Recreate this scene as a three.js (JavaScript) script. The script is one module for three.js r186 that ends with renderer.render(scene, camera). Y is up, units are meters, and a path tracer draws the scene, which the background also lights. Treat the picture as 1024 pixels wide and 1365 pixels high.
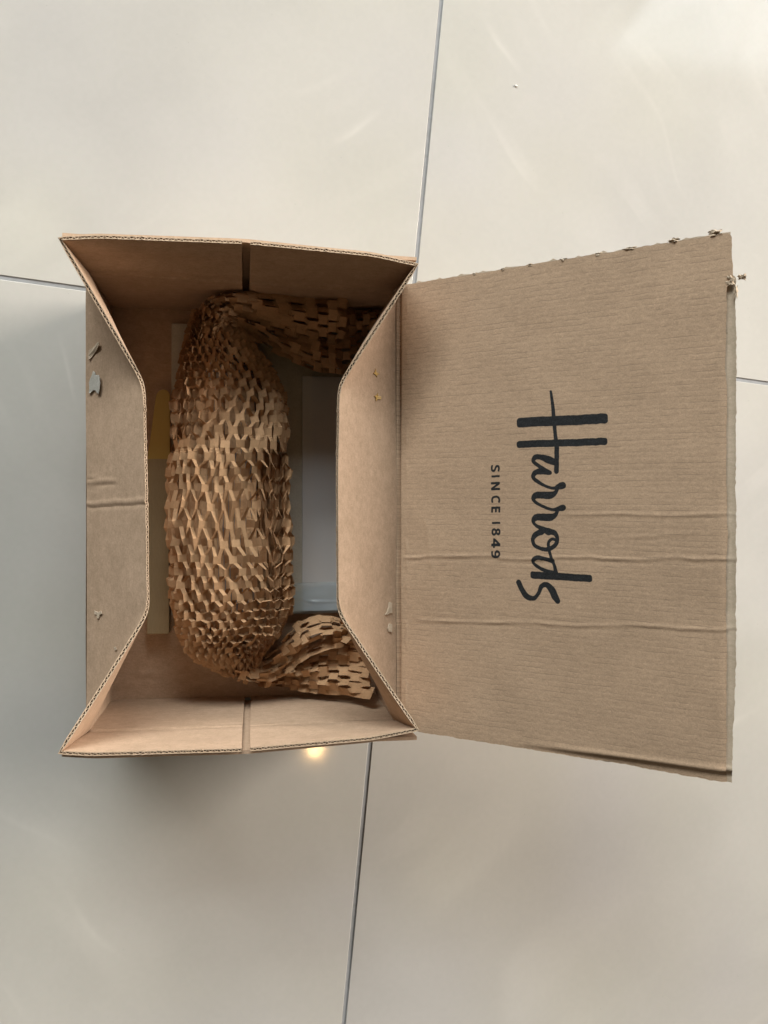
import * as THREE from 'three';
import { ImprovedNoise } from 'three/addons/math/ImprovedNoise.js';
import { mergeGeometries } from 'three/addons/utils/BufferGeometryUtils.js';
import { RoundedBoxGeometry } from 'three/addons/geometries/RoundedBoxGeometry.js';
import { RectAreaLightUniformsLib } from 'three/addons/lights/RectAreaLightUniformsLib.js';

// ------------------------------------------------------------------ camera, light, exposure
const scene = new THREE.Scene();
const camera = new THREE.PerspectiveCamera(67.58, 0.75, 0.02, 30);
camera.position.set(0, 0.80, 0);
camera.up.set(0, 0, -1);
const TILT = 0.16706;                                   // the phone leans a little to the right
camera.lookAt(Math.sin(TILT), 0.80 - Math.cos(TILT), 0);
scene.add(camera);
const renderer = new THREE.WebGLRenderer({ antialias: true });
renderer.setSize(768, 1024);
renderer.toneMapping = THREE.LinearToneMapping;
renderer.toneMappingExposure = 1.17;
renderer.shadowMap.enabled = true;
RectAreaLightUniformsLib.init();
scene.background = new THREE.Color().setRGB(0.040, 0.033, 0.022);   // the pale room around, out of the frame
const LIGHT = {
  left: { at: [-0.95, 1.82, -3.0], size: [3.0, 0.92], color: [0.96, 1.0, 0.965], power: 15 },  // out of view, placed to light the box from its far end
  high: { at: [0.35, 3.05, -3.45], size: [4.4, 1.05], color: [0.93, 1.0, 1.0], power: 4.2 },  // unseen soft light from above, given the form of a window
  right: { at: [1.85, 1.22, -1.62], size: [1.3, 1.0], color: [0.90, 0.97, 1.0], power: 1.5 },
  side: { at: [4.2, 2.2, -1.5], size: [2.5, 2.05], color: [1.0, 0.90, 0.79], power: 24, turn: -Math.PI / 2 },  // unseen warm light, placed to brighten the right flap and nearby floor
  ceiling: { at: [0.263, 2.6, 1.050], size: [0.06, 0.06], color: [1.0, 0.60, 0.24], power: 70 },
};

// ------------------------------------------------------------------ helpers
const V = (x, y, z) => new THREE.Vector3(x, y, z);
const A = (a) => new THREE.Vector3(a[0], a[1], a[2]);
const perlin = new ImprovedNoise();
const noise = (x, y, z = 0) => perlin.noise(x + 13.7, y + 5.3, z + 2.9);
function hash(a, b = 0, c = 0) {
  let h = Math.imul(a | 0, 374761393) ^ Math.imul(b | 0, 668265263) ^ Math.imul((c | 0) + 77, 2147483647 ^ 0x5bd1e995);
  h = Math.imul(h ^ (h >>> 13), 1274126177); h = Math.imul(h ^ (h >>> 16), 2246822519);
  return ((h ^ (h >>> 15)) >>> 0) / 4294967296;
}
const lerp = (a, b, t) => a + (b - a) * t;
const sstep = (a, b, x) => { const t = Math.min(1, Math.max(0, (x - a) / (b - a))); return t * t * (3 - 2 * t); };
const taken = new Map();
function numbered(name) {
  const n = taken.get(name) ?? 0; taken.set(name, n + 1);
  return n ? name + '_' + String(n).padStart(3, '0') : name;
}
function tag(o, label, category, group) {
  o.userData.label = label; o.userData.category = category;
  if (group) o.userData.group = group;
  return o;
}
function thing(name, label, category, [x, y, z], group) {
  const o = new THREE.Group(); o.name = numbered(name); o.position.set(x, y, z); scene.add(o);
  return tag(o, label, category, group);
}
// geometry is made in world metres; a part is moved into its thing's own axes
function part(name, geometry, material, parent, label) {
  const m = new THREE.Mesh(geometry, material); m.name = numbered(name);
  m.castShadow = m.receiveShadow = true;
  let top = parent; while (top && top.parent && top.parent !== scene) top = top.parent;
  if (top && top !== scene) geometry.translate(-top.position.x, -top.position.y, -top.position.z);
  parent.add(m);
  if (label) m.userData.label = label;
  return m;
}
// a sheet: f(u, v) gives a point, uv in metres
function sheet(f, nu, nv, w = 1, l = 1, u0 = 0, u1 = 1, v0 = 0, v1 = 1) {
  const P = [], T = [], I = [];
  for (let j = 0; j <= nv; j++) for (let i = 0; i <= nu; i++) {
    const u = lerp(u0, u1, i / nu), v = lerp(v0, v1, j / nv), p = f(u, v);
    P.push(p.x, p.y, p.z); T.push(u * w, v * l);
  }
  for (let j = 0; j < nv; j++) for (let i = 0; i < nu; i++) {
    const a = j * (nu + 1) + i, b = a + 1, c = a + nu + 1, d = c + 1;
    I.push(a, b, d, a, d, c);
  }
  const g = new THREE.BufferGeometry();
  g.setAttribute('position', new THREE.Float32BufferAttribute(P, 3));
  g.setAttribute('uv', new THREE.Float32BufferAttribute(T, 2));
  g.setIndex(I); g.computeVertexNormals();
  return g;
}
function smoothPath(points) { const c = new THREE.CatmullRomCurve3(points.map(A), false, 'centripetal'); return (t) => c.getPoint(Math.min(1, Math.max(0, t))); }

// ------------------------------------------------------------------ textures
function tileNoise(n, cells, seed) {                    // periodic value noise
  const g = new Float32Array(cells[0] * cells[1]); for (let i = 0; i < g.length; i++) g[i] = hash(i, seed, 3);
  return (x, y) => {
    const fx = x * cells[0], fy = y * cells[1], x0 = Math.floor(fx), y0 = Math.floor(fy), tx = fx - x0, ty = fy - y0;
    const sx = tx * tx * (3 - 2 * tx), sy = ty * ty * (3 - 2 * ty);
    const at = (i, j) => g[((i % cells[0]) + cells[0]) % cells[0] + (((j % cells[1]) + cells[1]) % cells[1]) * cells[0]];
    return lerp(lerp(at(x0, y0), at(x0 + 1, y0), sx), lerp(at(x0, y0 + 1), at(x0 + 1, y0 + 1), sx), sy);
  };
}
const toS = (x) => { x = Math.min(1, Math.max(0, x)); return 255 * (x <= 0.0031308 ? 12.92 * x : 1.055 * Math.pow(x, 1 / 2.4) - 0.055); };
function dataTexture(n, f, srgb) {
  const d = new Uint8Array(n * n * 4);
  for (let y = 0; y < n; y++) for (let x = 0; x < n; x++) {
    const c = f(x / n, y / n, x, y), o = (y * n + x) * 4;
    if (srgb) { d[o] = toS(c[0]); d[o + 1] = toS(c[1]); d[o + 2] = toS(c[2]); } else d[o] = d[o + 1] = d[o + 2] = Math.min(255, Math.max(0, c * 255));
    d[o + 3] = 255;
  }
  const t = new THREE.DataTexture(d, n, n); t.wrapS = t.wrapT = THREE.RepeatWrapping; t.magFilter = THREE.LinearFilter; t.minFilter = THREE.LinearMipmapLinearFilter;
  if (srgb) t.colorSpace = THREE.SRGBColorSpace;
  t.needsUpdate = true; return t;
}
function kraft(base, seed, n = 768) {                   // 0.25 m of kraft liner: fibres, mottling, flecks
  const n1 = tileNoise(n, [9, 9], seed), n2 = tileNoise(n, [40, 60], seed + 1), n3 = tileNoise(n, [90, 260], seed + 2), n4 = tileNoise(n, [300, 340], seed + 3);
  return dataTexture(n, (x, y, i, j) => {
    let k = 1 + 0.10 * (n1(x, y) - 0.5) + 0.12 * (n2(x, y) - 0.5) + 0.13 * (n3(x, y) - 0.5) + 0.16 * (n4(x, y) - 0.5);
    const f = hash(i >> 1, j >> 1, seed); if (f > 0.9989) k *= 0.72; else if (f < 0.0012) k *= 1.2;
    return base.map((b, q) => b * (1 + (k - 1) * (q === 2 ? 1.15 : 1)));
  }, true);
}
const fibreBump = dataTexture(512, (() => { const a = tileNoise(0, [60, 90], 51), b = tileNoise(0, [200, 230], 52); return (x, y) => 0.5 * a(x, y) + 0.5 * b(x, y); })(), false);
function per(t, r, s = r) { const c = t.clone(); c.repeat.set(r, s); c.needsUpdate = true; return c; }
function std(o) { return new THREE.MeshPhysicalMaterial({ side: THREE.DoubleSide, ...o }); }

const KRAFT = [0.445, 0.314, 0.220];
const kraftMap = kraft(KRAFT, 11);
const M = {};
M.board = std({ map: per(kraftMap, 4), bumpMap: per(fibreBump, 4), bumpScale: 0.00012, roughness: 0.86, specularIntensity: 0.5 });
M.torn = std({ map: per(kraft([0.52, 0.42, 0.32], 21, 256), 7), roughness: 0.95, specularIntensity: 0.3 });
M.paper = std({ map: per(kraft([0.475, 0.288, 0.158], 31, 512), 4), roughness: 0.72, specularIntensity: 0.5, flatShading: true });
M.edge = std({ map: per(kraft([0.47, 0.36, 0.26], 22, 256), 9), roughness: 0.95, specularIntensity: 0.3 });

// ------------------------------------------------------------------ floor: large polished tiles with sunk grout
{
  const floor = new THREE.Group(); floor.name = 'floor'; floor.userData.kind = 'structure';
  const TURN = 0.0968, S = 0.80, G = 0.0042;
  floor.position.set(0.1625, 0, -0.190); floor.rotation.y = -TURN; scene.add(floor);
  const v1 = tileNoise(0, [3, 4], 61), v2 = tileNoise(0, [7, 9], 62), v3 = tileNoise(0, [22, 26], 63), v4 = tileNoise(0, [180, 180], 64), v5 = tileNoise(0, [3, 15], 67), v6 = tileNoise(0, [5, 44], 68);
  const tileMap = dataTexture(1024, (x, y, i, j) => {
    const p = x + y, q = y - x, cloud = v1(p, q) * 0.6 + v2(p, q) * 0.4, streak = Math.pow(v5(p, q), 5) * sstep(0.35, 0.7, v2(x, y)), fine = Math.pow(v6(p, q + 0.15 * v2(x, y)), 9) * sstep(0.45, 0.8, v1(y, x));
    const k = (hash(i, j, 77) > 0.99993 ? 0.8 : 1) + 0.11 * (cloud - 0.5) + 0.05 * (v2(x, y) - 0.5) + 0.03 * (v3(x, y) - 0.5) + 0.025 * (v4(x, y) - 0.5) + 0.10 * streak + 0.13 * fine;
    return [0.482 * k, 0.466 * k * (1 + 0.01 * (v1(x, y) - 0.5)), 0.438 * k * (1 - 0.05 * (v2(y, x) - 0.5))];
  }, true);
  const tileRough = dataTexture(512, (() => { const a = tileNoise(0, [14, 16], 65), b = tileNoise(0, [120, 120], 66); return (x, y) => 0.75 + 0.25 * a(x, y) + 0.15 * (b(x, y) - 0.5); })(), false);
  const variants = [0, 1, 2, 3].map((k) => {
    const t = tileMap.clone(); t.center.set(0.5, 0.5); t.rotation = k * Math.PI / 2; t.offset.set(0.31 * k, 0.17 * k); t.needsUpdate = true;
    return new THREE.MeshPhysicalMaterial({ map: t, roughness: 0.095, roughnessMap: tileRough, specularIntensity: 1 });
  });
  const g = new RoundedBoxGeometry(S - G, 0.01, S - G, 2, 0.0007);
  for (let i = -3; i < 3; i++) for (let j = -3; j < 3; j++) {
    const m = new THREE.Mesh(g, variants[((i * 7 + j * 3) % 4 + 4) % 4]); m.name = numbered('tile');
    m.position.set((i + 0.5) * S, -0.005, (j + 0.5) * S); m.castShadow = m.receiveShadow = true; floor.add(m);
  }
  const gm = new THREE.MeshStandardMaterial({ map: per(kraft([0.27, 0.275, 0.285], 71, 256), 6), roughness: 0.95 });
  const gr = new THREE.Mesh(new THREE.PlaneGeometry(S * 6, S * 6).rotateX(-Math.PI / 2), gm); gr.name = 'grout'; gr.position.y = -0.0011; gr.receiveShadow = true; floor.add(gr);
}

// ------------------------------------------------------------------ the corrugated box
const T = 0.0029, PITCH = 0.0045;
const K = { bl: V(-0.1415, 0.11, -0.206), br: V(0.1258, 0.11, -0.2015), fl: V(-0.1415, 0.11, 0.1885), fr: V(0.1265, 0.11, 0.1915) };
const C = { bl: V(-0.149, 0.175, -0.2115), br: V(0.1335, 0.175, -0.2065), fl: V(-0.149, 0.175, 0.186), fr: V(0.134, 0.175, 0.1815) };
const PL = [V(-0.0895, 0.152, -0.1045), V(-0.0855, 0.152, 0.081)], PR = [V(0.070, 0.152, -0.107), V(0.0685, 0.152, 0.084)];
const down = (p) => V(p.x, 0.004, p.z);
const box = thing('cardboard_box', 'open brown corrugated cardboard box with printed lid folded out to the right', 'cardboard box', [-0.0075, 0, -0.008]);

// one board: mid(u, t) is its middle surface; out is the outward side; hinge / side normals make neighbouring boards meet
function board(mid, W, L, o) {
  const n = (u, t) => {
    const e = 0.004, a = mid(u + e, t).sub(mid(u - e, t)), b = mid(u, t + e).sub(mid(u, t - e)), q = a.cross(b).normalize();
    if (q.dot(o.out) < 0) q.negate();
    if (o.low) q.lerp(o.low, 1 - sstep(0, 0.14, t));
    if (o.high) q.lerp(o.high, sstep(0.9, 1, t));
    if (o.side0) q.lerp(o.side0, 1 - sstep(0, 0.02, u));
    if (o.side1) q.lerp(o.side1, sstep(0.98, 1, u));
    return q;
  };
  const at = (k) => (u, t) => mid(u, t).addScaledVector(n(u, t), k);
  const nu = o.nu ?? 90, nv = o.nv ?? 20, gs = [], es = [];
  gs.push(sheet(at(-T / 2), nu, nv, W, L), sheet(at(T / 2), nu, nv, W, L));
  if (o.rim !== false) {
    const lip = 0.0006, fray = (u) => 0.0008 * Math.max(0, noise(u * 60, W * 9)) * (1 + 2 * (hash(Math.floor(u * 140), 4) > 0.93));
    for (const s of [-1, 1]) es.push(sheet((u, v) => { const p = at(s * (T / 2 - lip * v))(u, 1); p.addScaledVector(mid(u, 1).sub(mid(u, 0.99)).normalize(), fray(u)); return p; }, nu * 3, 1, W, 0.002));
    for (const s of [-1, 1]) gs.push(sheet((u, v) => at(s * (T / 2 - lip))(u, 1 - 0.12 * v), nu, 2, W, 0.01));
    const N = Math.round(W / PITCH) * 8, amp = T / 2 - lip;
    const wave = (u) => { const ph = u * W / PITCH * 2 * Math.PI + 0.5 * noise(u * 20, 3), w = Math.sin(ph); return amp * Math.sign(w) * Math.pow(Math.abs(w), 0.8); };
    const fl = (k) => (u, v) => at(wave(u) + k)(u, 1 - 0.004 - 0.12 * v);
    gs.push(sheet(fl(0.0003), N, 1, W, 0.01), sheet(fl(-0.0003), N, 1, W, 0.01));
    es.push(sheet((u, v) => at(wave(u) + 0.00038 * (1 - 2 * v))(u, 1 - 0.0015), N, 1, W, 0.0008));
  }
  if (o.ends) { for (const u of [0, 1]) gs.push(sheet((v, t) => at(T * (v - 0.5))(u, t), 1, nv, T, L));
  }
  if (o.cap) gs.push(sheet((u, v) => at(T * (v - 0.5))(u, 1), nu, 1, W, T));
  return { geometry: mergeGeometries(gs), edge: es.length ? mergeGeometries(es) : null, at };
}
const mix3 = (a, b, t) => a.clone().lerp(b, t);
function boardPart(name, bs, parent, label) {           // one part from one board or from two halves, its cut edge a sub-part
  const m = part(name, bs.length > 1 ? mergeGeometries(bs.map((b) => b.geometry)) : bs[0].geometry, M.board, parent, label), es = bs.map((b) => b.edge).filter(Boolean);
  if (es.length) part('cut_edge', es.length > 1 ? mergeGeometries(es) : es[0], M.edge, m);
  return m;
}
// the back and front boards are two halves with a narrow slot between them
const SLOT = [0.4875, 0.5115];
function halves(mid, W, L, o) {
  const { side0, side1, ...rest } = o, nu = Math.round((o.nu ?? 90) / 2);
  return [board((u, t) => mid(u * SLOT[0], t), W * SLOT[0], L, { ...rest, side0, nu, ends: true }), board((u, t) => mid(lerp(SLOT[1], 1, u), t), W * (1 - SLOT[1]), L, { ...rest, side1, nu, ends: true })];
}
const diag = { bl: V(-0.95, 0, -0.95), br: V(0.95, 0, -0.95), fl: V(-0.95, 0, 0.95), fr: V(0.95, 0, 0.95) };

// walls
const walls = [['bl', 'br', V(0, 0, -1)], ['br', 'fr', V(1, 0, 0)], ['fr', 'fl', V(0, 0, 1)], ['fl', 'bl', V(-1, 0, 0)]];
const hingeN = [V(0, 0, -1), V(0.94, 0.34, 0), V(0, 0, 1), V(-0.94, 0.34, 0)];
const wallMesh = walls.map(([a, b, out], k) => {
  const mid = (u, t) => { const p = mix3(mix3(down(K[a]), K[a], t), mix3(down(K[b]), K[b], t), u); return p.addScaledVector(out, 0.0006 * noise(u * 5, t * 3, k * 9)); };
  const o = { out, high: hingeN[k], side0: diag[a], side1: diag[b], rim: false, nu: 40, nv: 12 }, W = K[a].distanceTo(K[b]);
  return boardPart('wall', k % 2 ? [board(mid, W, 0.106, o)] : halves(mid, W, 0.106, o), box);
});
{ // bottom panel: two flaps meeting under the goods
  const gs = [];
  const y = (u, v) => 0.0042 + 0.0005 * noise(u * 6, v * 6) + 0.0011 * Math.exp(-Math.pow((v - 0.955) / 0.004, 2)) * sstep(0.25, 0.1, u) + 0.0010 * Math.exp(-Math.pow((v - 0.94 + u * 0.05) / 0.004, 2)) * sstep(0.3, 0.2, u);
  gs.push(sheet((u, v) => mix3(mix3(K.bl, K.br, u), mix3(K.fl, K.fr, u), v).setY(y(u, v)), 60, 120, 0.268, 0.395));
  gs.push(sheet((u, v) => mix3(mix3(K.bl, K.br, u), mix3(K.fl, K.fr, u), v).setY(0.0012), 2, 2, 0.268, 0.395));
  part('bottom_panel', mergeGeometries(gs), M.board, box);
}

// the back and front flaps stand up; each has a second board behind it
const bent = (pts) => (t) => {                          // straight runs between points [share of the width, x, y, z], the bends slightly eased
  const f = (q) => { q = Math.min(1, Math.max(0, q)); let k = 0; while (k < pts.length - 2 && q > pts[k + 1][0]) k++; const [a, b] = [pts[k], pts[k + 1]], w = (q - a[0]) / (b[0] - a[0]); return V(lerp(a[1], b[1], w), lerp(a[2], b[2], w), lerp(a[3], b[3], w)); };
  const p = f(t), e = 0.02; return t < e || t > 1 - e ? p : p.multiplyScalar(0.4).addScaledVector(f(t - e), 0.3).addScaledVector(f(t + e), 0.3);
};
const rimBack = bent([[0, -0.149, 0.175, -0.2115], [0.10, -0.12, 0.1755, -0.2145], [0.5, -0.007, 0.175, -0.2168], [0.86, 0.095, 0.1752, -0.2125], [1, 0.1335, 0.175, -0.2065]]);
const rimFront = bent([[0, -0.149, 0.175, 0.186], [0.08, -0.126, 0.1752, 0.1885], [0.5, -0.007, 0.175, 0.1912], [0.86, 0.095, 0.175, 0.1872], [1, 0.134, 0.175, 0.1815]]);
function standing(ka, kb, rim, out, seed) {
  return (u, t) => {
    const p = mix3(mix3(K[ka], K[kb], u), rim(u), t);
    return p.addScaledVector(out, 0.0018 * Math.sin(Math.PI * Math.min(1, Math.max(0, t))) * noise(u * 3, t * 2, seed) + 0.0011 * Math.exp(-Math.pow((t - 0.07) / 0.035, 2)));
  };
}
const backFlap = halves(standing('bl', 'br', rimBack, V(0, 0, -1), 1), 0.283, 0.066, { out: V(0, 0, -1), low: hingeN[0], side0: V(-0.95, -0.1, -0.55), side1: V(0.95, -0.1, -0.55) });
const frontFlap = halves(standing('fl', 'fr', rimFront, V(0, 0, 1), 2), 0.283, 0.066, { out: V(0, 0, 1), low: hingeN[2], side0: V(-0.95, -0.1, 0.55), side1: V(0.95, -0.1, 0.55) });
const flapBack = boardPart('flap', backFlap, box, 'shaded upright cardboard flap at the far end of the box');
const flapFront = boardPart('flap', frontFlap, box, 'upright cardboard flap with its lit inner face');
function outer(ka, kb, zl, zr, top, rim, out, seed) {     // a second board right behind, as straight as the bulging flap lets it be
  const s = out.z, mid = (u, t) => {
    const lo = mix3(K[ka], K[kb], u).setY(0.006); lo.z += s * 0.0036;
    const r = rim(u), z = s * Math.max(s * lerp(zl, zr, u), s * r.z + 0.0036);
    return lo.lerp(V(lerp(-0.1487, 0.1345, u), top, z), t).addScaledVector(out, 0.0005 * noise(u * 4, t * 2, seed));
  };
  return [board(mid, 0.283, 0.17, { out, nv: 12, ends: true, rim: false, cap: true })];
}
boardPart('outer_flap', outer('bl', 'br', -0.2168, -0.2136, 0.1680, rimBack, V(0, 0, -1), 5), box);
boardPart('outer_flap', outer('fl', 'fr', 0.1878, 0.1905, 0.1690, rimFront, V(0, 0, 1), 6), box);

// the side flaps lean in; their corners are folded gussets that run up to the standing flaps
function leaning(ka, kb, ca, cb, [pa, pb], ua, ub, out, seed, creases) {
  const raw = (u, t) => {
    const A0 = K[ka], A1 = K[kb];
    const L = A0.clone().addScaledVector(pa.clone().sub(A0), t), R = A1.clone().addScaledVector(pb.clone().sub(A1), t);
    const uL = ua * t, uR = 1 - (1 - ub) * t;
    if (u < uL) return A0.clone().addScaledVector(C[ca].clone().sub(A0), t).addScaledVector(pa.clone().sub(C[ca]), u / ua);
    if (u > uR) return A1.clone().addScaledVector(C[cb].clone().sub(A1), t).addScaledVector(pb.clone().sub(C[cb]), (1 - u) / (1 - ub));
    return L.lerp(R, (u - uL) / Math.max(1e-6, uR - uL));
  };
  return (u, t) => {
    const p = V(0, 0, 0); let w = 0;
    for (let k = -3; k <= 3; k++) { const uu = u + k * 0.011; const q = (uu < 0 || uu > 1) ? raw(u, t) : raw(uu, t); const g = 1 - Math.abs(k) / 4; p.addScaledVector(q, g); w += g; }
    p.multiplyScalar(1 / w);
    if (u < 0.03) p.lerp(raw(u, t), 1 - sstep(0, 0.03, u));
    if (u > 0.97) p.lerp(raw(u, t), sstep(0.97, 1, u));
    let d = 0.0016 * noise(u * 4, t * 2, seed) * sstep(0, 0.1, u) * sstep(1, 0.9, u);
    for (const [u0, amp, wd, t0, t1] of creases) d += amp * (Math.exp(-Math.pow((u - u0 + 0.004 * noise(t * 6, u0 * 50)) / wd, 2)) - 0.7 * Math.exp(-Math.pow((u - u0 - wd * 2) / wd, 2))) * sstep(t0 - 0.06, t0 + 0.06, t) * sstep(t1 + 0.08, t1 - 0.06, t);
    return p.addScaledVector(out, d);
  };
}
const outL = V(-0.62, 0.78, 0).normalize(), outR = V(0.62, 0.78, 0).normalize();
const leftFlap = board(leaning('bl', 'fl', 'bl', 'fl', PL, 0.262, 0.735, outL, 3, [[0.458, 0.0007, 0.004, 0, 0.5], [0.447, 0.0004, 0.003, 0, 0.15], [0.468, 0.0004, 0.003, 0, 0.15], [0.505, 0.0008, 0.004, 0, 1.2]]), 0.42, 0.066,
  { out: outL, low: hingeN[3], side0: V(-0.95, -0.1, -0.55), side1: V(-0.95, -0.1, 0.55), nu: 260, nv: 26 });
const rightFlap = board(leaning('br', 'fr', 'br', 'fr', PR, 0.262, 0.735, outR, 4, []), 0.42, 0.066,
  { out: outR, low: hingeN[1], side0: V(0.95, -0.1, -0.55), side1: V(0.95, -0.1, 0.55), nu: 260, nv: 26 });
const flapLeft = boardPart('flap', [leftFlap], box, 'flap leaning inwards with creases and torn paper scraps');
const flapRight = boardPart('flap', [rightFlap], box, 'flap leaning inwards next to the printed lid');

// the lid: one large board folded out and up, printed on the face we see
const LH = V(0.1325, 0.1105, -0.2075), LS = V(0.78682, 0.61718, 0), LN = V(-0.61718, 0.78682, 0), LL = 0.277, LW = 0.406;
const lidCreases = [[0.2100, 0.2083, 0.150, 0.277, 0.0007], [0.2485, 0.2424, 0.002, 0.277, 0.0009], [0.3062, 0.2944, 0.016, 0.277, 0.0008], [0.2275, 0.2245, 0.185, 0.252, 0.0003]];
function lidPoint(s, w, k = 0) {
  let d = 0.0016 * noise(s * 9, w * 7, 8) + 0.0006 * noise(s * 30, w * 26, 4);
  for (const [wa, wb, sa, sb, high] of lidCreases) {
    const amp = high * 0.78;
    const wc = lerp(wa, wb, (s - sa) / (sb - sa)) + 0.0014 * noise(s * 28, wa * 90) + 0.0013 * (sstep(-0.06, 0.06, noise(s * 13 + 3, wa * 31)) - 0.5), q = w - wc;
    d += amp * (Math.exp(-Math.pow(q / 0.0013, 2)) - 0.35 * Math.exp(-Math.pow((q - 0.0030) / 0.0016, 2)) + 0.3 * Math.exp(-Math.pow((q + 0.006) / 0.0015, 2)) * Math.max(0, noise(s * 22, wa * 50))) * sstep(sa - 0.004, sa + 0.008, s) * sstep(sb + 0.006, sb - 0.004, s) * (0.7 + 0.6 * noise(s * 40, wb * 70));
  }
  const kink = Math.exp(-Math.pow((s - 0.026 - 0.11 * (w - 0.215)) / 0.0025, 2)) * sstep(0.212, 0.218, w) * sstep(0.262, 0.252, w);
  d += 0.0005 * kink;
  d += 0.0003 * Math.exp(-Math.pow((s - 0.006 + 0.0012 * noise(w * 40, 6)) / 0.0013, 2)) * Math.max(0, noise(w * 55, 9)) * 5;     // crushed crease beside the fold
  // the near edge rolls over, the free end dips where it was scored
  d -= 0.0021 * Math.pow(sstep(LW - 0.002 - 0.004 * (s / LL), LW, w), 1.2) * sstep(0.09, 0.2, s);
  d += 0.0009 * Math.exp(-Math.pow((w - LW + 0.002 + 0.004 * (s / LL)) / 0.0022, 2)) * sstep(0.09, 0.2, s);
  d -= 0.0050 * Math.exp(-Math.pow((s + 0.0016) / 0.0011, 2));                                 // the fold itself is a sunk groove
  d -= 0.0014 * sstep(LL - 0.010, LL, s) * sstep(0.03, 0.12, w);
  return LH.clone().addScaledVector(LS, s).addScaledVector(V(0, 0, 1), w).addScaledVector(LN, d + k);
}
const lidMap = (() => {
  const c = document.createElement('canvas'), q = 4, w = 1108, h = 1624; c.width = w; c.height = h;
  const x = c.getContext('2d'), im = x.createImageData(w, h), d = im.data;
  const n1 = tileNoise(0, [8, 11], 81), n2 = tileNoise(0, [60, 200], 82), n3 = tileNoise(0, [150, 420], 83), n4 = tileNoise(0, [500, 760], 84), n5 = tileNoise(0, [26, 90], 85), n6 = tileNoise(0, [34, 360], 88);
  for (let j = 0; j < h; j++) for (let i = 0; i < w; i++) {
    const a = i / w, b = j / h;
    let k = 1 + 0.07 * (n1(a, b) - 0.5) + 0.10 * (n2(a, b) - 0.5) + 0.13 * (n3(a, b) - 0.5) + 0.24 * (n4(a, b) - 0.5);
    const fluteShade = Math.pow(0.5 + 0.5 * Math.cos(2 * Math.PI * (j / q + 0.5 * (n5(a, b) - 0.5)) / 4.55), 34);  // shade along the flute ridges, painted as thin broken dark lines
    k *= 1 - 0.42 * fluteShade * sstep(0.42, 0.75, n5(a, b) * 0.45 + n2(a, b) * 0.3 + n6(a, b) * 0.35);
    const f = hash(i >> 1, j >> 1, 9); if (f > 0.9991) k *= 0.62; else if (f < 0.0016) k *= 1.32;
    const o = (j * w + i) * 4;
    d[o] = toS(KRAFT[0] * k); d[o + 1] = toS(KRAFT[1] * k * 0.995); d[o + 2] = toS(KRAFT[2] * k * 0.97); d[o + 3] = 255;
  }
  x.putImageData(im, 0, 0);
  // the print, in millimetres across the lid
  x.save(); x.scale(q, q); x.fillStyle = 'rgb(37,38,40)'; x.strokeStyle = 'rgb(37,38,40)';
  const bar = (p, r) => { const [a, b, e, f] = p; x.beginPath(); const m = (s, t) => [(s[0] + t[0]) / 2, (s[1] + t[1]) / 2]; x.moveTo(...m(a, b)); x.arcTo(...b, ...e, r); x.arcTo(...e, ...f, r); x.arcTo(...f, ...a, r); x.arcTo(...a, ...b, r); x.closePath(); x.fill(); };
  bar([[112.2, 127.9], [188.7, 127.9], [188.7, 136.0], [112.2, 136.0]], 2.4);
  bar([[112.2, 147.3], [188.7, 147.3], [188.7, 153.2], [112.2, 153.2]], 2.2);
  bar([[124.3, 256.8], [176.6, 257.1], [176.6, 262.9], [124.3, 262.9]], 2.0);
  const brush = (pts) => {
    const p = new THREE.CatmullRomCurve3(pts.map((v) => V(v[0], v[1], v[2])), false, 'centripetal').getSpacedPoints(pts.length * 26);
    for (const v of p) { x.beginPath(); x.arc(v.x, v.y, v.z, 0, 7); x.fill(); }
  };
  brush([[142, 107.4, 1.0], [143.5, 120.3, 1.4], [144.5, 132, 1.6], [145.7, 142.3, 1.5], [146.9, 152.5, 1.9], [147.0, 164.1, 2.0], [146.9, 173.6, 2.0]]);
  brush([[145.9, 166.6, 2.3], [139.8, 163.6, 3.0], [133, 161.5, 2.1], [128.4, 161.6, 2.1], [126.9, 164.6, 1.6], [131.5, 168.8, 1.5], [137.5, 172.6, 1.9], [141.2, 174.5, 1.8]]);
  brush([[140.5, 174.4, 1.8], [133.8, 173.4, 2.4], [128.4, 174.5, 2.1], [126.7, 178.2, 1.6], [130.8, 182, 1.5], [138.3, 185.8, 1.2], [144.9, 187.4, 1.3], [149.3, 186, 2.5], [152.2, 185, 2.8]]);
  brush([[147.9, 187.4, 1.3], [145.6, 191.2, 1.7], [141.6, 193.0, 2.9], [133.8, 193.1, 2.8], [128.6, 193.5, 2.6], [126.5, 196.2, 1.6], [129.3, 199.6, 1.3], [136.8, 203.1, 1.2], [144.2, 205.1, 1.3], [149.3, 204.1, 2.2], [152.0, 203.4, 2.6]]);
  brush([[147.9, 205.6, 1.3], [145.6, 209.4, 1.7], [141.6, 211.2, 2.9], [133.8, 211.4, 2.9], [128.6, 211.9, 2.6], [126.4, 215.1, 1.5], [128.7, 218.3, 1.3], [133.8, 220.9, 2.0], [139.8, 223.3, 2.9]]);
  brush([[133.8, 223.3, 2.6], [128.2, 226.2, 2.2], [125.9, 230.2, 1.6], [127.4, 234.6, 1.5], [132.3, 237.2, 1.5], [139.8, 237.7, 1.8], [145.7, 233.9, 1.7], [147.1, 228.8, 1.5], [144.9, 224.5, 2.0], [139, 222.6, 2.6]]);
  brush([[146.9, 230.7, 1.2], [142.7, 229.3, 1.2], [139.8, 231.9, 1.2], [140.0, 236.2, 1.3], [141.7, 242.8, 1.2], [145.1, 251.4, 1.3], [146.7, 257.2, 1.7]]);
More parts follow.
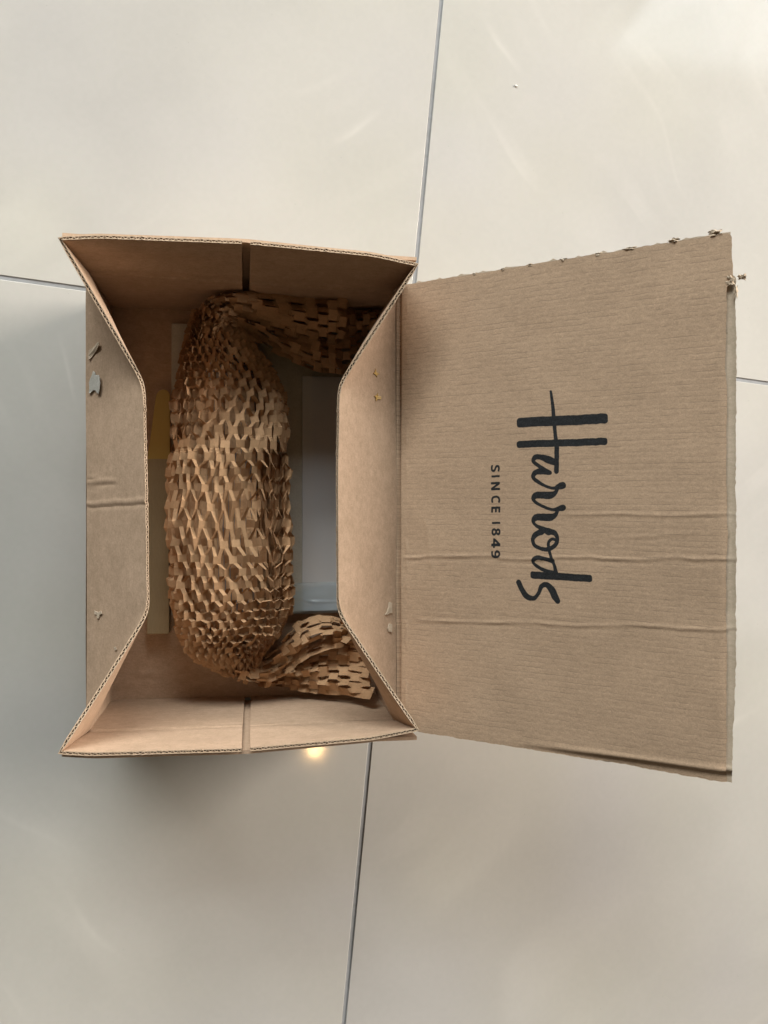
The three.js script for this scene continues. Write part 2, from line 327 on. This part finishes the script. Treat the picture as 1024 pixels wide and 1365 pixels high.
  brush([[143.5, 247.4, 1.9], [136.8, 245.8, 1.6], [129, 245.5, 1.9], [126.4, 248.8, 1.3], [130, 252.3, 1.3], [137.5, 255.6, 1.6], [144.2, 257.4, 2.0]]);
  brush([[113.7, 266.4, 2.2], [117.1, 273.1, 2.2], [121.7, 278.3, 2.4], [127.4, 279.2, 1.8], [131.5, 274.6, 1.5], [133.8, 268.9, 1.8], [138, 267.1, 2.2], [142.7, 271.2, 2.8], [145.7, 276.8, 2.8], [147.9, 280.1, 2.3]]);
  for (const [ch, a, b] of [['S', 167.1, 172.3], ['I', 175.6, 177.4], ['N', 181.2, 188.7], ['C', 193.3, 198.8], ['E', 202.4, 207.4], ['I', 215.6, 217.4], ['8', 221.4, 227.1], ['4', 230.5, 237.2], ['9', 240.4, 246.5]]) {
    x.save(); x.translate(89.2, (a + b) / 2); x.rotate(Math.PI / 2);
    x.font = '10.6px sans-serif'; x.lineWidth = 0.85; x.lineJoin = 'round';
    const wd = Math.max(1, x.measureText(ch).width); x.textAlign = 'center'; x.textBaseline = 'alphabetic';
    if (ch === 'I') x.fillRect(-0.85, -7.6, 1.7, 7.6); else { x.scale(Math.min(1.35, (b - a + 1.0) / wd), 1); x.fillText(ch, 0, 0); x.strokeText(ch, 0, 0); }
    x.restore();
  }
  x.restore();
  // worn print: liner fibres show through the ink
  const im2 = x.getImageData(0, 0, w, h), e = im2.data;
  for (let j = 0; j < h; j++) for (let i = 0; i < w; i++) {
    const o = (j * w + i) * 4; if (e[o] > 90) continue;
    const k = 0.75 + 0.5 * n4(i / w, j / h) + (hash(i, j, 5) > 0.995 ? 0.9 : 0) + 0.25 * (n3(i / w, j / h) - 0.5);
    for (let z = 0; z < 3; z++) e[o + z] = Math.min(255, e[o + z] * k);
  }
  x.putImageData(im2, 0, 0);
  const t = new THREE.CanvasTexture(c); t.colorSpace = THREE.SRGBColorSpace; return t;
})();
const lidBump = (() => {
  const n = 1024, a = tileNoise(0, [26, 90], 85), b = tileNoise(0, [140, 380], 86), cc = tileNoise(0, [300, 460], 87);
  return dataTexture(n, (x, y) => { const w = (1 - y) * 406; return 0.30 + 0.15 * Math.cos(2 * Math.PI * (w + 0.5 * (a(x, 1 - y) - 0.5)) / 4.55) + 0.26 * (b(x, y) - 0.5) + 0.32 * (cc(x, y) - 0.5); }, false);
})();
lidBump.wrapS = lidBump.wrapT = THREE.ClampToEdgeWrapping;
M.lid = std({ map: lidMap, bumpMap: lidBump, bumpScale: 0.00012, roughness: 0.82, specularIntensity: 0.5 });
{
  const jag = (x, s) => 0.0012 * noise(x * 90, s) + 0.0009 * noise(x * 310, s + 4);
  const face = sheet((u, v) => {
    const w0 = jag(u * LL, 1) * 0.5, w1 = LW + jag(u * LL, 2) * 0.7 + 0.004 * u * u, sE = LL - 0.0040 * sstep(0.085, 0.10, v) + 0.0012 * noise(v * 7, 41) + 0.0008 * noise(v * 22, 5) + 0.0005 * noise(v * 90, 7) - 0.003 * Math.pow(Math.max(0, 1 - v / 0.012), 2);
    return lidPoint(u < 0.1 ? lerp(-0.0055, 0.010, u * 10) : lerp(0.010, sE, (u - 0.1) / 0.9), lerp(w0, w1, v), T / 2);
  }, 170, 420);
  const uvs = face.attributes.uv; for (let i = 0; i < uvs.count; i++) { uvs.setY(i, 1 - uvs.getY(i)); const u = uvs.getX(i); uvs.setX(i, Math.max(0, u < 0.1 ? lerp(-0.0055, 0.010, u * 10) : lerp(0.010, LL, (u - 0.1) / 0.9)) / LL); }
  const lid = part('lid', face, M.lid, box, 'large lid panel with black script lettering');
  // the liner behind, torn so that it sticks out past the face, and the flutes between
  const back = sheet((u, v) => {
    const tear = (x, s) => 0.0032 + 0.0009 * noise(x * 45, s) + 0.0010 * noise(x * 150, s + 2);
    const perf = Math.pow(Math.max(0, Math.cos(u * LL / 0.0205 * 2 * Math.PI)), 6) * 0.0012;
    const w0 = -tear(u * LL, 11) - perf + 0.002, w1 = LW + 0.0008 + 0.5 * jag(u * LL, 12) + 0.004 * u * u, sE = LL + 0.0024 + 0.0007 * noise(v * 30, 15) + 0.0007 * noise(v * 140, 16) - 0.0034 * sstep(0.085, 0.075, v) - 0.0030 * sstep(0.75, 1, v);
    return lidPoint(Math.min(lerp(-0.004, sE, u), LL), lerp(w0, w1, v), -T / 2).addScaledVector(LS, Math.max(0, u * sE - LL)).addScaledVector(LN, 0.0012 * sstep(0, 0.004, u * sE - LL));
  }, 170, 420, LL, LW);
  part('liner', back, M.torn, lid);
  const flutes = sheet((u, v) => lidPoint(LL - 0.0035 - 0.0030 - 0.012 * u + 0.0006 * noise(v * 60, 31), v * LW, (T / 2 - 0.0004) * Math.sin(v * LW / PITCH * 2 * Math.PI)), 1, 720, 0.012, LW);
  part('flutes', flutes, M.board, lid);
  // torn tufts of liner along the far edge and at the corner
  const tuft = (s, w, ls, lw, up, k) => sheet((u, v) => {
    const r = 0.62 + 0.5 * noise(u * 4 + k, v * 4, k), a = (u - 0.5) * ls * r, b = (v - 0.5) * lw * r;
    return lidPoint(Math.min(s, LL), Math.max(0, w), 0).addScaledVector(LS, a + Math.max(0, s - LL)).addScaledVector(V(0, 0, 1), b + Math.min(0, w)).addScaledVector(LN, up * (0.5 + noise(u * 3 + k, v * 3)) + 0.0014 * Math.cos((u - 0.5) * 3));
  }, 10, 8, ls, lw);
  const tufts = [tuft(0.2655, -0.0016, 0.013, 0.006, 0.0022, 1), tuft(0.236, -0.001, 0.011, 0.0045, 0.0018, 2), tuft(0.203, -0.0004, 0.016, 0.003, 0.0014, 3), tuft(0.178, 0, 0.009, 0.003, 0.001, 4), tuft(0.276, 0.0355, 0.008, 0.009, 0.0026, 5), tuft(0.2835, 0.0345, 0.008, 0.006, 0.003, 6), tuft(0.2795, 0.044, 0.004, 0.014, 0.002, 7),
    tuft(0.15, 0, 0.009, 0.0026, 0.001, 8), tuft(0.122, 0, 0.008, 0.0026, 0.001, 9), tuft(0.098, 0, 0.008, 0.0026, 0.001, 10), tuft(0.072, 0, 0.007, 0.0026, 0.001, 11)];
  for (const g of tufts) part('torn_paper', g, M.torn, lid);
}
// scraps of torn liner and glue left on the leaning flaps
M.scrapGrey = std({ map: per(kraft([0.46, 0.44, 0.40], 41, 256), 14), roughness: 0.95 });
M.glue = std({ color: new THREE.Color().setRGB(0.52, 0.33, 0.10), roughness: 0.35 });
function scrap(f, parent, u, t, outline, mat, lift, curl) {
  const shape = new THREE.Shape(outline.map(([a, b]) => new THREE.Vector2(a * 0.001, b * 0.001)));
  const g = new THREE.ExtrudeGeometry(shape, { depth: 0.0005, bevelEnabled: true, bevelSize: 0.0002, bevelThickness: 0.0002, bevelSegments: 1, steps: 1 });
  const p = g.attributes.position, c = f.at(T / 2)(u, t), du = f.at(T / 2)(u + 0.01, t).sub(c).normalize(), dt = f.at(T / 2)(u, t + 0.03).sub(c).normalize(), n = du.clone().cross(dt).normalize(); if (n.y < 0) n.negate();
  for (let i = 0; i < p.count; i++) {
    const x = p.getX(i), y = p.getY(i), z = p.getZ(i), q = c.clone().addScaledVector(du, y).addScaledVector(dt, x).addScaledVector(n, z + lift + curl * Math.max(0, x) + 0.0006 * noise(x * 300, y * 300));
    p.setXYZ(i, q.x, q.y, q.z);
  }
  g.computeVertexNormals();
  part('torn_paper', g, mat, parent);
}
// outlines: x towards the rim, y towards the viewer's lower edge
scrap(leftFlap, flapLeft, 0.250, 0.20, [[-9, -3], [-7, -6], [-5, -9], [-4, -12], [-1.5, -10.5], [-1, -8], [4, -7.5], [5.5, -5], [6, 0], [5, 5], [3.5, 8], [1, 7], [-1, 4.5], [-4, 4], [-7, 6.5], [-9, 6], [-8.5, 2]], M.scrapGrey, 0.0008, 0.30);
scrap(leftFlap, flapLeft, 0.176, 0.18, [[-8, 4], [-7, -1], [-2, -3], [4, -6], [6.5, -5.5], [6, -3], [1, 1], [-1, 2], [-4, 5], [-7, 7]], M.torn, 0.0006, 0.28);
scrap(leftFlap, flapLeft, 0.742, 0.20, [[-4, -2], [0, -1], [4, -2], [5, 0], [2, 1], [1, 4], [-1, 4], [-1.5, 1], [-4, 0.5]], M.torn, 0.0004, 0.10);
scrap(leftFlap, flapLeft, 0.815, 0.5, [[-1.5, -1], [1, -1.5], [1.5, 1], [-0.5, 1.8]], M.torn, 0.0003, 0.1);
scrap(rightFlap, flapRight, 0.735, 0.11, [[-3, -4], [1, -5], [2, 0], [4, 4], [6, 6], [3, 6], [0, 5], [-3, 5]], M.torn, 0.0004, 0.05);
scrap(rightFlap, flapRight, 0.782, 0.11, [[-3, -3], [1, -4], [3, 0], [2, 3], [-2, 4], [-3, 1]], M.torn, 0.0004, 0.05);
scrap(rightFlap, flapRight, 0.205, 0.36, [[-4, 0], [0, -1], [1, -3], [2, 0], [4, 1], [0, 2], [-1, 3], [-1, 1]], M.glue, 0.0002, 0.05);
scrap(rightFlap, flapRight, 0.258, 0.34, [[-4, -1], [-1, -1], [0, -3], [1, -1], [4, 0], [2, 1], [2, 4], [0, 2], [-4, 1]], M.glue, 0.0002, 0.06);

// ------------------------------------------------------------------ what lies in the box
// a flat cream gift box with a glossy grey panel under film
{
  const g = thing('gift_box', 'cream gift box with a glossy grey panel lying under the paper wrap', 'gift box', [0.015, 0.005, -0.04]);
  M.cream = std({ map: per(kraft([0.50, 0.475, 0.41], 91, 256), 4), roughness: 0.6 });
  const b = (x0, x1, y0, y1, z0, z1, r) => new RoundedBoxGeometry(x1 - x0, y1 - y0, z1 - z0, 2, r).translate((x0 + x1) / 2, (y0 + y1) / 2, (z0 + z1) / 2);
  part('body', b(-0.0820, 0.120, 0.0056, 0.0150, -0.188, 0.1032, 0.0012), M.cream, g);
  M.grey = std({ color: new THREE.Color().setRGB(0.62, 0.63, 0.65), roughness: 0.28, clearcoat: 0.3, clearcoatRoughness: 0.15 });
  part('panel', b(0.0475, 0.1190, 0.0153, 0.0166, -0.139, 0.1012, 0.0004), M.grey, g, 'smooth grey glossy panel');
  M.film = std({ color: new THREE.Color().setRGB(0.86, 0.93, 0.97), roughness: 0.3, transmission: 0.85, thickness: 0, ior: 1.5, specularIntensity: 1 });
  part('film', sheet((u, v) => V(lerp(0.035, 0.119, u), 0.0190 + 0.0012 * noise(u * 4, v * 3, 3) + 0.0030 * Math.exp(-Math.pow((v - 0.62 + 0.35 * Math.pow(u - 0.5, 2)) / 0.05, 2)) * (0.4 + noise(u * 3, 8)) - 0.003 * sstep(0.88, 1, v), lerp(0.072, 0.1040, v)), 40, 60), M.film, g);
}
// a narrow olive kraft carton standing along the left, with a yellow tongue
{
  const g = thing('flat_carton', 'narrow olive brown carton with yellow rounded tongue beside the left flap', 'carton', [-0.092, 0.005, 0.03]);
  M.olive = std({ map: per(kraft([0.33, 0.27, 0.165], 95, 256), 4), roughness: 0.7 });
  M.yellow = std({ color: new THREE.Color().setRGB(0.46, 0.34, 0.10), roughness: 0.55 });
  part('body', new RoundedBoxGeometry(0.0212, 0.0140, 0.173, 2, 0.0008).translate(-0.0942, 0.0126, 0.0338), M.olive, g);
  const s = new THREE.Shape(); s.moveTo(-0.0105, 0); s.lineTo(0.0105, 0.0); s.lineTo(0.0105, 0.062); s.quadraticCurveTo(0.0105, 0.069, 0.0045, 0.069); s.quadraticCurveTo(-0.0015, 0.0685, -0.0025, 0.061); s.closePath();
  part('tongue', new THREE.ExtrudeGeometry(s, { depth: 0.0012, bevelEnabled: true, bevelSize: 0.0003, bevelThickness: 0.0003, bevelSegments: 1 }).rotateX(-Math.PI / 2).translate(-0.0936, 0.0180, -0.0515), M.yellow, g, 'yellow card tongue with a rounded end');
}

// ------------------------------------------------------------------ honeycomb paper: slit kraft paper pulled open, ribbon by ribbon
// S(a, b): the surface at a along the slits (0..1) and b across them (0..1); rows ribbons; cells slit periods
function honeycomb(S, rows, cells, closed, o) {
  const Hh = o.ribbon, gap = o.gap, P = [], T2 = [], I = [];
  const frame = (a, b) => {
    const e = 0.004, p = S(a, b), du = S(a + e, b).sub(S(a - e, b)), dv = S(a, b + e).sub(S(a, b - e)), len = dv.length() / (2 * e), lu = du.length() / (2 * e);
    du.normalize(); dv.addScaledVector(du, -dv.dot(du)).normalize();
    const n = du.clone().cross(dv).normalize(); if (o.out(p, n) < 0) n.negate();
    return { p, du, dv, n, pitch: len / rows, lu };
  };
  const nodes = new Map();
  const node = (j, k) => {
    const jj = closed ? ((j % rows) + rows) % rows : j, key = jj * 1000 + k;
    if (nodes.has(key)) return nodes.get(key);
    const a0 = k / (2 * cells), b0 = (jj + 0.5) / rows, ca = Math.cos(b0 * 6.2832), sa = Math.sin(b0 * 6.2832), wr = o.warp ?? 0;
    const a = a0 + wr * 0.35 * noise(ca * 2, sa * 2, a0 * 9 + 4), b = b0 + wr * noise(ca * 2.2, sa * 2.2, a0 * 11 + 9), f = frame(Math.min(0.998, Math.max(0.002, a)), closed ? b : Math.min(0.999, Math.max(0.001, b)));
    const r1 = hash(jj, k, o.seed) - 0.5, r2 = hash(jj, k, o.seed + 1) - 0.5, r3 = hash(jj, k, o.seed + 2) - 0.5;
    let want = o.tilt(a, b) + r1 * o.loose;
    const lean = want < 0 ? -1 : 1;
    let c = Math.cos(Math.min(1.45, Math.max(0.05, Math.abs(want))));
    c = Math.min(c, 0.98 * f.pitch / Hh);               // where there is no room the ribbons stand steeper and overlap like shingles
    const s = lean * Math.sqrt(Math.max(0, 1 - c * c));
    const d = f.dv.clone().multiplyScalar(c).addScaledVector(f.n, s);
    const rough = o.loose > 0.2 ? 1 : 0.3, yaw = r2 * 0.55 * rough, along = f.du.clone().multiplyScalar(Math.cos(yaw)).addScaledVector(f.n, Math.sin(yaw)).addScaledVector(f.dv, r3 * 0.18 * rough);
    const q = { c: f.p.clone().addScaledVector(f.n, r3 * 0.0018 * rough + (o.lift ?? 0)), d, along, lu: f.lu };
    nodes.set(key, q); return q;
  };
  for (let j = 0; j < rows; j++) {
    const st = [];
    for (let k = 0; k <= 2 * cells; k++) {
      const up = ((k + j) & 1) === 0, q = node(up ? j : j - 1, k), g = Math.min(gap, q.lu / (2 * cells) * 0.8) / 2;
      for (const e of [-1, 1]) {
        const m = q.c.clone().addScaledVector(q.along, e * g);
        st.push(up ? [m.clone().addScaledVector(q.d, -Hh), m] : [m, m.clone().addScaledVector(q.d, Hh)]);
      }
    }
    const base = P.length / 3; let count = 0;
    const add = (l, u, x) => { P.push(l.x, l.y, l.z, u.x, u.y, u.z); T2.push(x * 0.011, j * Hh, x * 0.011, (j + 1) * Hh); count++; };
    for (let i = 0; i < st.length; i++) {
      add(st[i][0], st[i][1], i / 2);
      if (i % 2 === 1 && i + 1 < st.length) for (const t of [0.33, 0.67]) { const w = sstep(0, 1, t); add(mix3(st[i][0], st[i + 1][0], lerp(t, w, 0.6)), mix3(st[i][1], st[i + 1][1], lerp(t, w, 0.6)), i / 2 + t / 2); }
    }
    for (let i = 0; i < count - 1; i++) { const a = base + 2 * i; I.push(a, a + 2, a + 3, a, a + 3, a + 1); }
  }
  const g = new THREE.BufferGeometry();
  g.setAttribute('position', new THREE.Float32BufferAttribute(P, 3)); g.setAttribute('uv', new THREE.Float32BufferAttribute(T2, 2)); g.setIndex(I);
  return g.toNonIndexed();
}
const wrap = thing('paper_wrap', 'bulging brown honeycomb paper wrap with twisted ends lying inside the box', 'honeycomb paper', [-0.022, 0.036, -0.015]);
{
  // stations: x, y, z, half width, half height
  const stations = [[-0.040, 0.080, -0.182, 0.014, 0.012], [-0.0345, 0.080, -0.165, 0.0255, 0.020], [-0.0276, 0.080, -0.1388, 0.0375, 0.032], [-0.0226, 0.081, -0.1109, 0.047, 0.039], [-0.0218, 0.082, -0.0698, 0.0515, 0.044],
    [-0.0228, 0.082, -0.0221, 0.0532, 0.0455], [-0.0221, 0.082, 0.0391, 0.0540, 0.0455], [-0.0208, 0.081, 0.0802, 0.0535, 0.043], [-0.0218, 0.077, 0.1083, 0.0470, 0.037], [-0.024, 0.070, 0.1306, 0.0335, 0.026], [-0.0146, 0.062, 0.150, 0.014, 0.010]];
  const low = ([x, y, z, ...r]) => [x * 1.042, (y - 0.036) * 0.86 + 0.0165, z * 1.042, ...r.map((q, k) => q * (k ? 0.86 : 1.042))];   // settled deep in the box
  const mid = new THREE.CatmullRomCurve3(stations.map(low).map(A), false, 'centripetal'), wid = new THREE.CatmullRomCurve3(stations.map(low).map((s) => V(s[3], s[4], s[2])), false, 'centripetal');
  const tube = (shrink, seed) => (a, b) => {
    const t = Math.min(1, Math.max(0, a)), c = mid.getPoint(t), w = wid.getPoint(t), th = 2 * Math.PI * b;
    const lump = 1 + 0.065 * noise(Math.cos(th) * 1.6, Math.sin(th) * 1.6, c.z * 18 + seed) + 0.06 * noise(Math.cos(th) * 3.2, Math.sin(th) * 3.2, c.z * 42 + seed);
    const x = Math.cos(th), y = Math.sin(th), q = Math.pow(Math.pow(Math.abs(x), 2.4) + Math.pow(Math.abs(y), 2.4), -1 / 2.4);
    c.x += Math.max(0.003, w.x - shrink) * x * q * lump; c.y += Math.max(0.003, w.y - shrink) * y * q * lump;
    if (c.y < 0.0185) c.y = 0.0185 + (0.0185 - c.y) * 0.02;
    return c;
  };
  const outward = (p, n) => { const c = mid.getPoint(Math.min(1, Math.max(0, (p.z + 0.190) / 0.346))); return n.x * (p.x - c.x) + n.y * (p.y - c.y); };
  const open = (a, b) => (2 * sstep(0.37, 0.47, a + 0.05 * noise(b * 6.283, a * 4)) - 1) * (0.80 + 0.5 * noise(a * 5, Math.cos(b * 6.283) * 1.5, 3) + 0.5 * Math.exp(-Math.pow((a - 0.38) / 0.13, 2)) * sstep(0.18, 0.5, b) + 0.1 * sstep(0.4, 0.6, a) * sstep(0.9, 0.75, a));
  part('sleeve', honeycomb(tube(0.0015, 0), 56, 19, true, { ribbon: 0.0041, gap: 0.0068, seed: 5, loose: 0.6, warp: 0.018, tilt: open, out: outward }), M.paper, wrap);
  part('inner_sleeve', honeycomb(tube(0.0125, 0), 54, 19, true, { ribbon: 0.0050, gap: 0.0074, seed: 15, loose: 0.5, tilt: (a, b) => 0.30 + 0.75 * Math.exp(-Math.pow((a - 0.45) / 0.12, 2)) * sstep(0.62, 0.74, b) * sstep(0.98, 0.88, b) + 0.3 * noise(a * 6, b * 5, 7), out: outward }), M.paper, wrap);
  // loose ends: sheets of slit paper that were never pulled open
  function loose(up, down, rows, cells, ripple, seed, ribbon) {
    const U = smoothPath(up), L = smoothPath(down);
    const S = (a, b) => {
      const p = U(a).lerp(L(a), b); const r = ripple * (noise(b * 3.5, a * 2.2, seed) * 1.3 + 0.4 * noise(b * 8, a * 4, seed + 3) + 1.5 * (0.3 - Math.abs(noise(b * 3.2 + a * 1.4, a * 2.6, seed + 8))));
      p.y += r * sstep(0, 0.08, b + 0.05) + 0.35 * ripple * Math.sin(b * Math.PI); return p;
    };
    const under = (a, b) => S(a, b).add(V(0.002, -0.0065 - 0.002 * noise(a * 6, b * 5), -0.001));
    part('loose_layer', honeycomb(under, rows, cells, false, { ribbon, gap: 0.0096, seed: seed + 5, loose: 0.12, tilt: () => 0.12, out: (p, n) => n.y }), M.paper, wrap);
    return honeycomb(S, rows, cells, false, { ribbon, gap: 0.0086, seed, loose: 0.12, tilt: (a, b) => 0.16 + 0.45 * Math.max(0, noise(a * 4, b * 4, seed)), out: (p, n) => n.y });
  }
  part('loose_end', loose([[-0.058, 0.060, -0.152], [-0.054, 0.072, -0.176], [-0.046, 0.080, -0.194], [-0.027, 0.086, -0.2015], [0.007, 0.086, -0.2025], [0.050, 0.083, -0.2015], [0.082, 0.080, -0.199]],
    [[-0.037, 0.064, -0.162], [-0.028, 0.068, -0.1725], [-0.018, 0.066, -0.1745], [0.005, 0.055, -0.165], [0.034, 0.045, -0.148], [0.062, 0.040, -0.137], [0.081, 0.040, -0.134]], 15, 9, 0.010, 21, 0.0050), M.paper, wrap);
  part('loose_end', loose([[0.030, 0.066, -0.200], [0.057, 0.066, -0.2015], [0.093, 0.060, -0.199], [0.120, 0.054, -0.197]], [[0.030, 0.030, -0.154], [0.060, 0.030, -0.142], [0.098, 0.028, -0.139], [0.118, 0.028, -0.152]], 13, 6, 0.012, 31, 0.0050), M.paper, wrap);
  part('loose_end', loose([[-0.012, 0.042, 0.146], [0.004, 0.044, 0.145], [0.022, 0.042, 0.133], [0.035, 0.040, 0.117], [0.048, 0.040, 0.108], [0.074, 0.044, 0.105], [0.092, 0.044, 0.114], [0.106, 0.042, 0.132]],
    [[-0.030, 0.042, 0.154], [-0.014, 0.040, 0.1625], [0.011, 0.038, 0.1675], [0.032, 0.040, 0.1615], [0.047, 0.046, 0.148], [0.077, 0.050, 0.135], [0.093, 0.049, 0.135], [0.105, 0.048, 0.136]], 9, 8, 0.009, 41, 0.0050), M.paper, wrap);
  part('loose_end', loose([[-0.010, 0.028, 0.158], [0.010, 0.030, 0.156], [0.037, 0.031, 0.148], [0.067, 0.036, 0.136], [0.106, 0.044, 0.136]], [[-0.014, 0.026, 0.164], [0.006, 0.023, 0.174], [0.030, 0.020, 0.180], [0.066, 0.036, 0.1845], [0.108, 0.064, 0.1820]], 10, 8, 0.009, 51, 0.0050), M.paper, wrap);
}
{ // what is wrapped: a pale shiny round body seen only through the holes
  const g = new THREE.CapsuleGeometry(0.0285, 0.20, 10, 40).rotateX(Math.PI / 2).scale(1.1, 0.78, 1.03), p = g.attributes.position;
  for (let i = 0; i < p.count; i++) { const k = 1 + 0.05 * noise(p.getX(i) * 60, p.getY(i) * 60, p.getZ(i) * 40); p.setXYZ(i, p.getX(i) * k, p.getY(i) * k, p.getZ(i)); }
  g.computeVertexNormals();
  const m = new THREE.Mesh(g, std({ color: new THREE.Color().setRGB(0.60, 0.60, 0.63), roughness: 0.14, clearcoat: 0.8, clearcoatRoughness: 0.1 }));
  m.name = numbered('wrapped_item'); m.position.set(-0.030, 0.050, -0.02); m.castShadow = m.receiveShadow = true; scene.add(m);
  tag(m, 'pale shiny item glimpsed through the holes of the honeycomb paper', 'wrapped item');
}
// crumbs on the tiles
for (const [x, z, r, c, label] of [[0.281, -0.465, 0.0012, 0.8, 'tiny white crumb on the tile beyond the lid'], [0.523, 0.285, 0.0011, 0.2, 'tiny dark crumb on the tile near the lid corner, upper of two'], [0.508, 0.297, 0.0010, 0.2, 'tiny dark crumb on the tile near the lid corner, lower of two']]) {
  const g = new THREE.IcosahedronGeometry(r, 1).scale(1.3, 0.7, 1), m = new THREE.Mesh(g, new THREE.MeshStandardMaterial({ color: new THREE.Color().setRGB(c, c * 0.97, c * 0.9), roughness: 0.9 }));
  m.name = numbered('crumb'); m.position.set(x, r * 0.6, z); m.castShadow = m.receiveShadow = true; scene.add(m); tag(m, label, 'crumb');
}

// ------------------------------------------------------------------ the light: four windows out of view, placed for their light, and one ceiling lamp behind the viewer
function unseenWindowAt(label, L, bars, lattice) {              // stands out of view; built facing +z at its own origin, then turned
  const g = thing('window', label, 'window', [0, 0, 0]);
  const [w, h] = L.size, col = new THREE.Color().setRGB(...L.color);
  const fm = new THREE.MeshStandardMaterial({ color: new THREE.Color().setRGB(0.55, 0.54, 0.52), roughness: 0.5 });
  const bx = (x, y, zz, a, b, c) => new THREE.BoxGeometry(a, b, c).translate(x, y + h / 2, zz);
  part('frame', mergeGeometries([bx(-w / 2 - 0.03, 0, 0, 0.06, h + 0.12, 0.08), bx(w / 2 + 0.03, 0, 0, 0.06, h + 0.12, 0.08), bx(0, -h / 2 - 0.03, 0, w, 0.06, 0.08), bx(0, h / 2 + 0.03, 0, w, 0.06, 0.08)]), fm, g);
  part('pane', bx(0, 0, -0.02, w, h, 0.006), new THREE.MeshStandardMaterial({ color: 0x111111, roughness: 0.3, emissive: col, emissiveIntensity: Math.min(2, L.power) }), g);
  for (let k = 1; k < bars; k++) part('bar', bx(-w / 2 + w * k / bars, 0, 0.035, 0.03, h, 0.02), fm, g);
  if (lattice) for (const s of [-1, 1]) for (let k = -6; k < 14; k++) {
    const x0 = -w / 2 + k * 0.11, pts = [0, 1].map((t) => V(s * (x0 + t * h * 0.5), t * h, 0.04));
    if (Math.min(pts[0].x, pts[1].x) < -w / 2 - 0.01 || Math.max(pts[0].x, pts[1].x) > w / 2 + 0.01) continue;
    part('bar', new THREE.TubeGeometry(new THREE.LineCurve3(pts[0], pts[1]), 1, 0.006, 6), fm, g);
  }
  g.position.set(L.at[0], L.at[1] - h / 2, L.at[2]); g.rotation.y = L.turn ?? 0;
  const light = new THREE.RectAreaLight(col, L.power, w, h); light.name = 'unseen_window_light'; light.rotation.y = Math.PI + (L.turn ?? 0);
  light.position.set(L.at[0], L.at[1], L.at[2]).add(V(0, 0, 0.012).applyAxisAngle(V(0, 1, 0), L.turn ?? 0)); scene.add(light);
}
unseenWindowAt('unseen wide window of three panes beyond the far edge of the floor, placed to light the box', LIGHT.left, 3, false);
unseenWindowAt('unseen long soft light in the form of a high window, placed to light lid and floor from above', LIGHT.high, 4, false);
unseenWindowAt('window with a diamond lattice beyond the far right of the floor', LIGHT.right, 1, true);
unseenWindowAt('unseen window of two panes high on the right, placed to light the right flap and the floor', LIGHT.side, 2, false);
{
  const L = LIGHT.ceiling, col = new THREE.Color().setRGB(...L.color);
  const g = thing('ceiling_lamp', 'small round warm ceiling lamp mirrored in the tile beside the box', 'lamp', L.at);
  part('ring', new THREE.TorusGeometry(0.036, 0.006, 10, 40).rotateX(Math.PI / 2).translate(...L.at), new THREE.MeshStandardMaterial({ color: 0xdddddd, roughness: 0.4 }), g);
  part('diffuser', new THREE.CylinderGeometry(0.031, 0.031, 0.006, 40).translate(L.at[0], L.at[1] + 0.006, L.at[2]), new THREE.MeshStandardMaterial({ color: 0x222222, emissive: col, emissiveIntensity: 16 }), g);
  const light = new THREE.RectAreaLight(col, L.power, L.size[0], L.size[1]); light.name = 'ceiling_lamp_light'; light.position.set(L.at[0], L.at[1] - 0.004, L.at[2]); light.rotation.set(-Math.PI / 2, 0, 0); scene.add(light);
}

renderer.render(scene, camera);
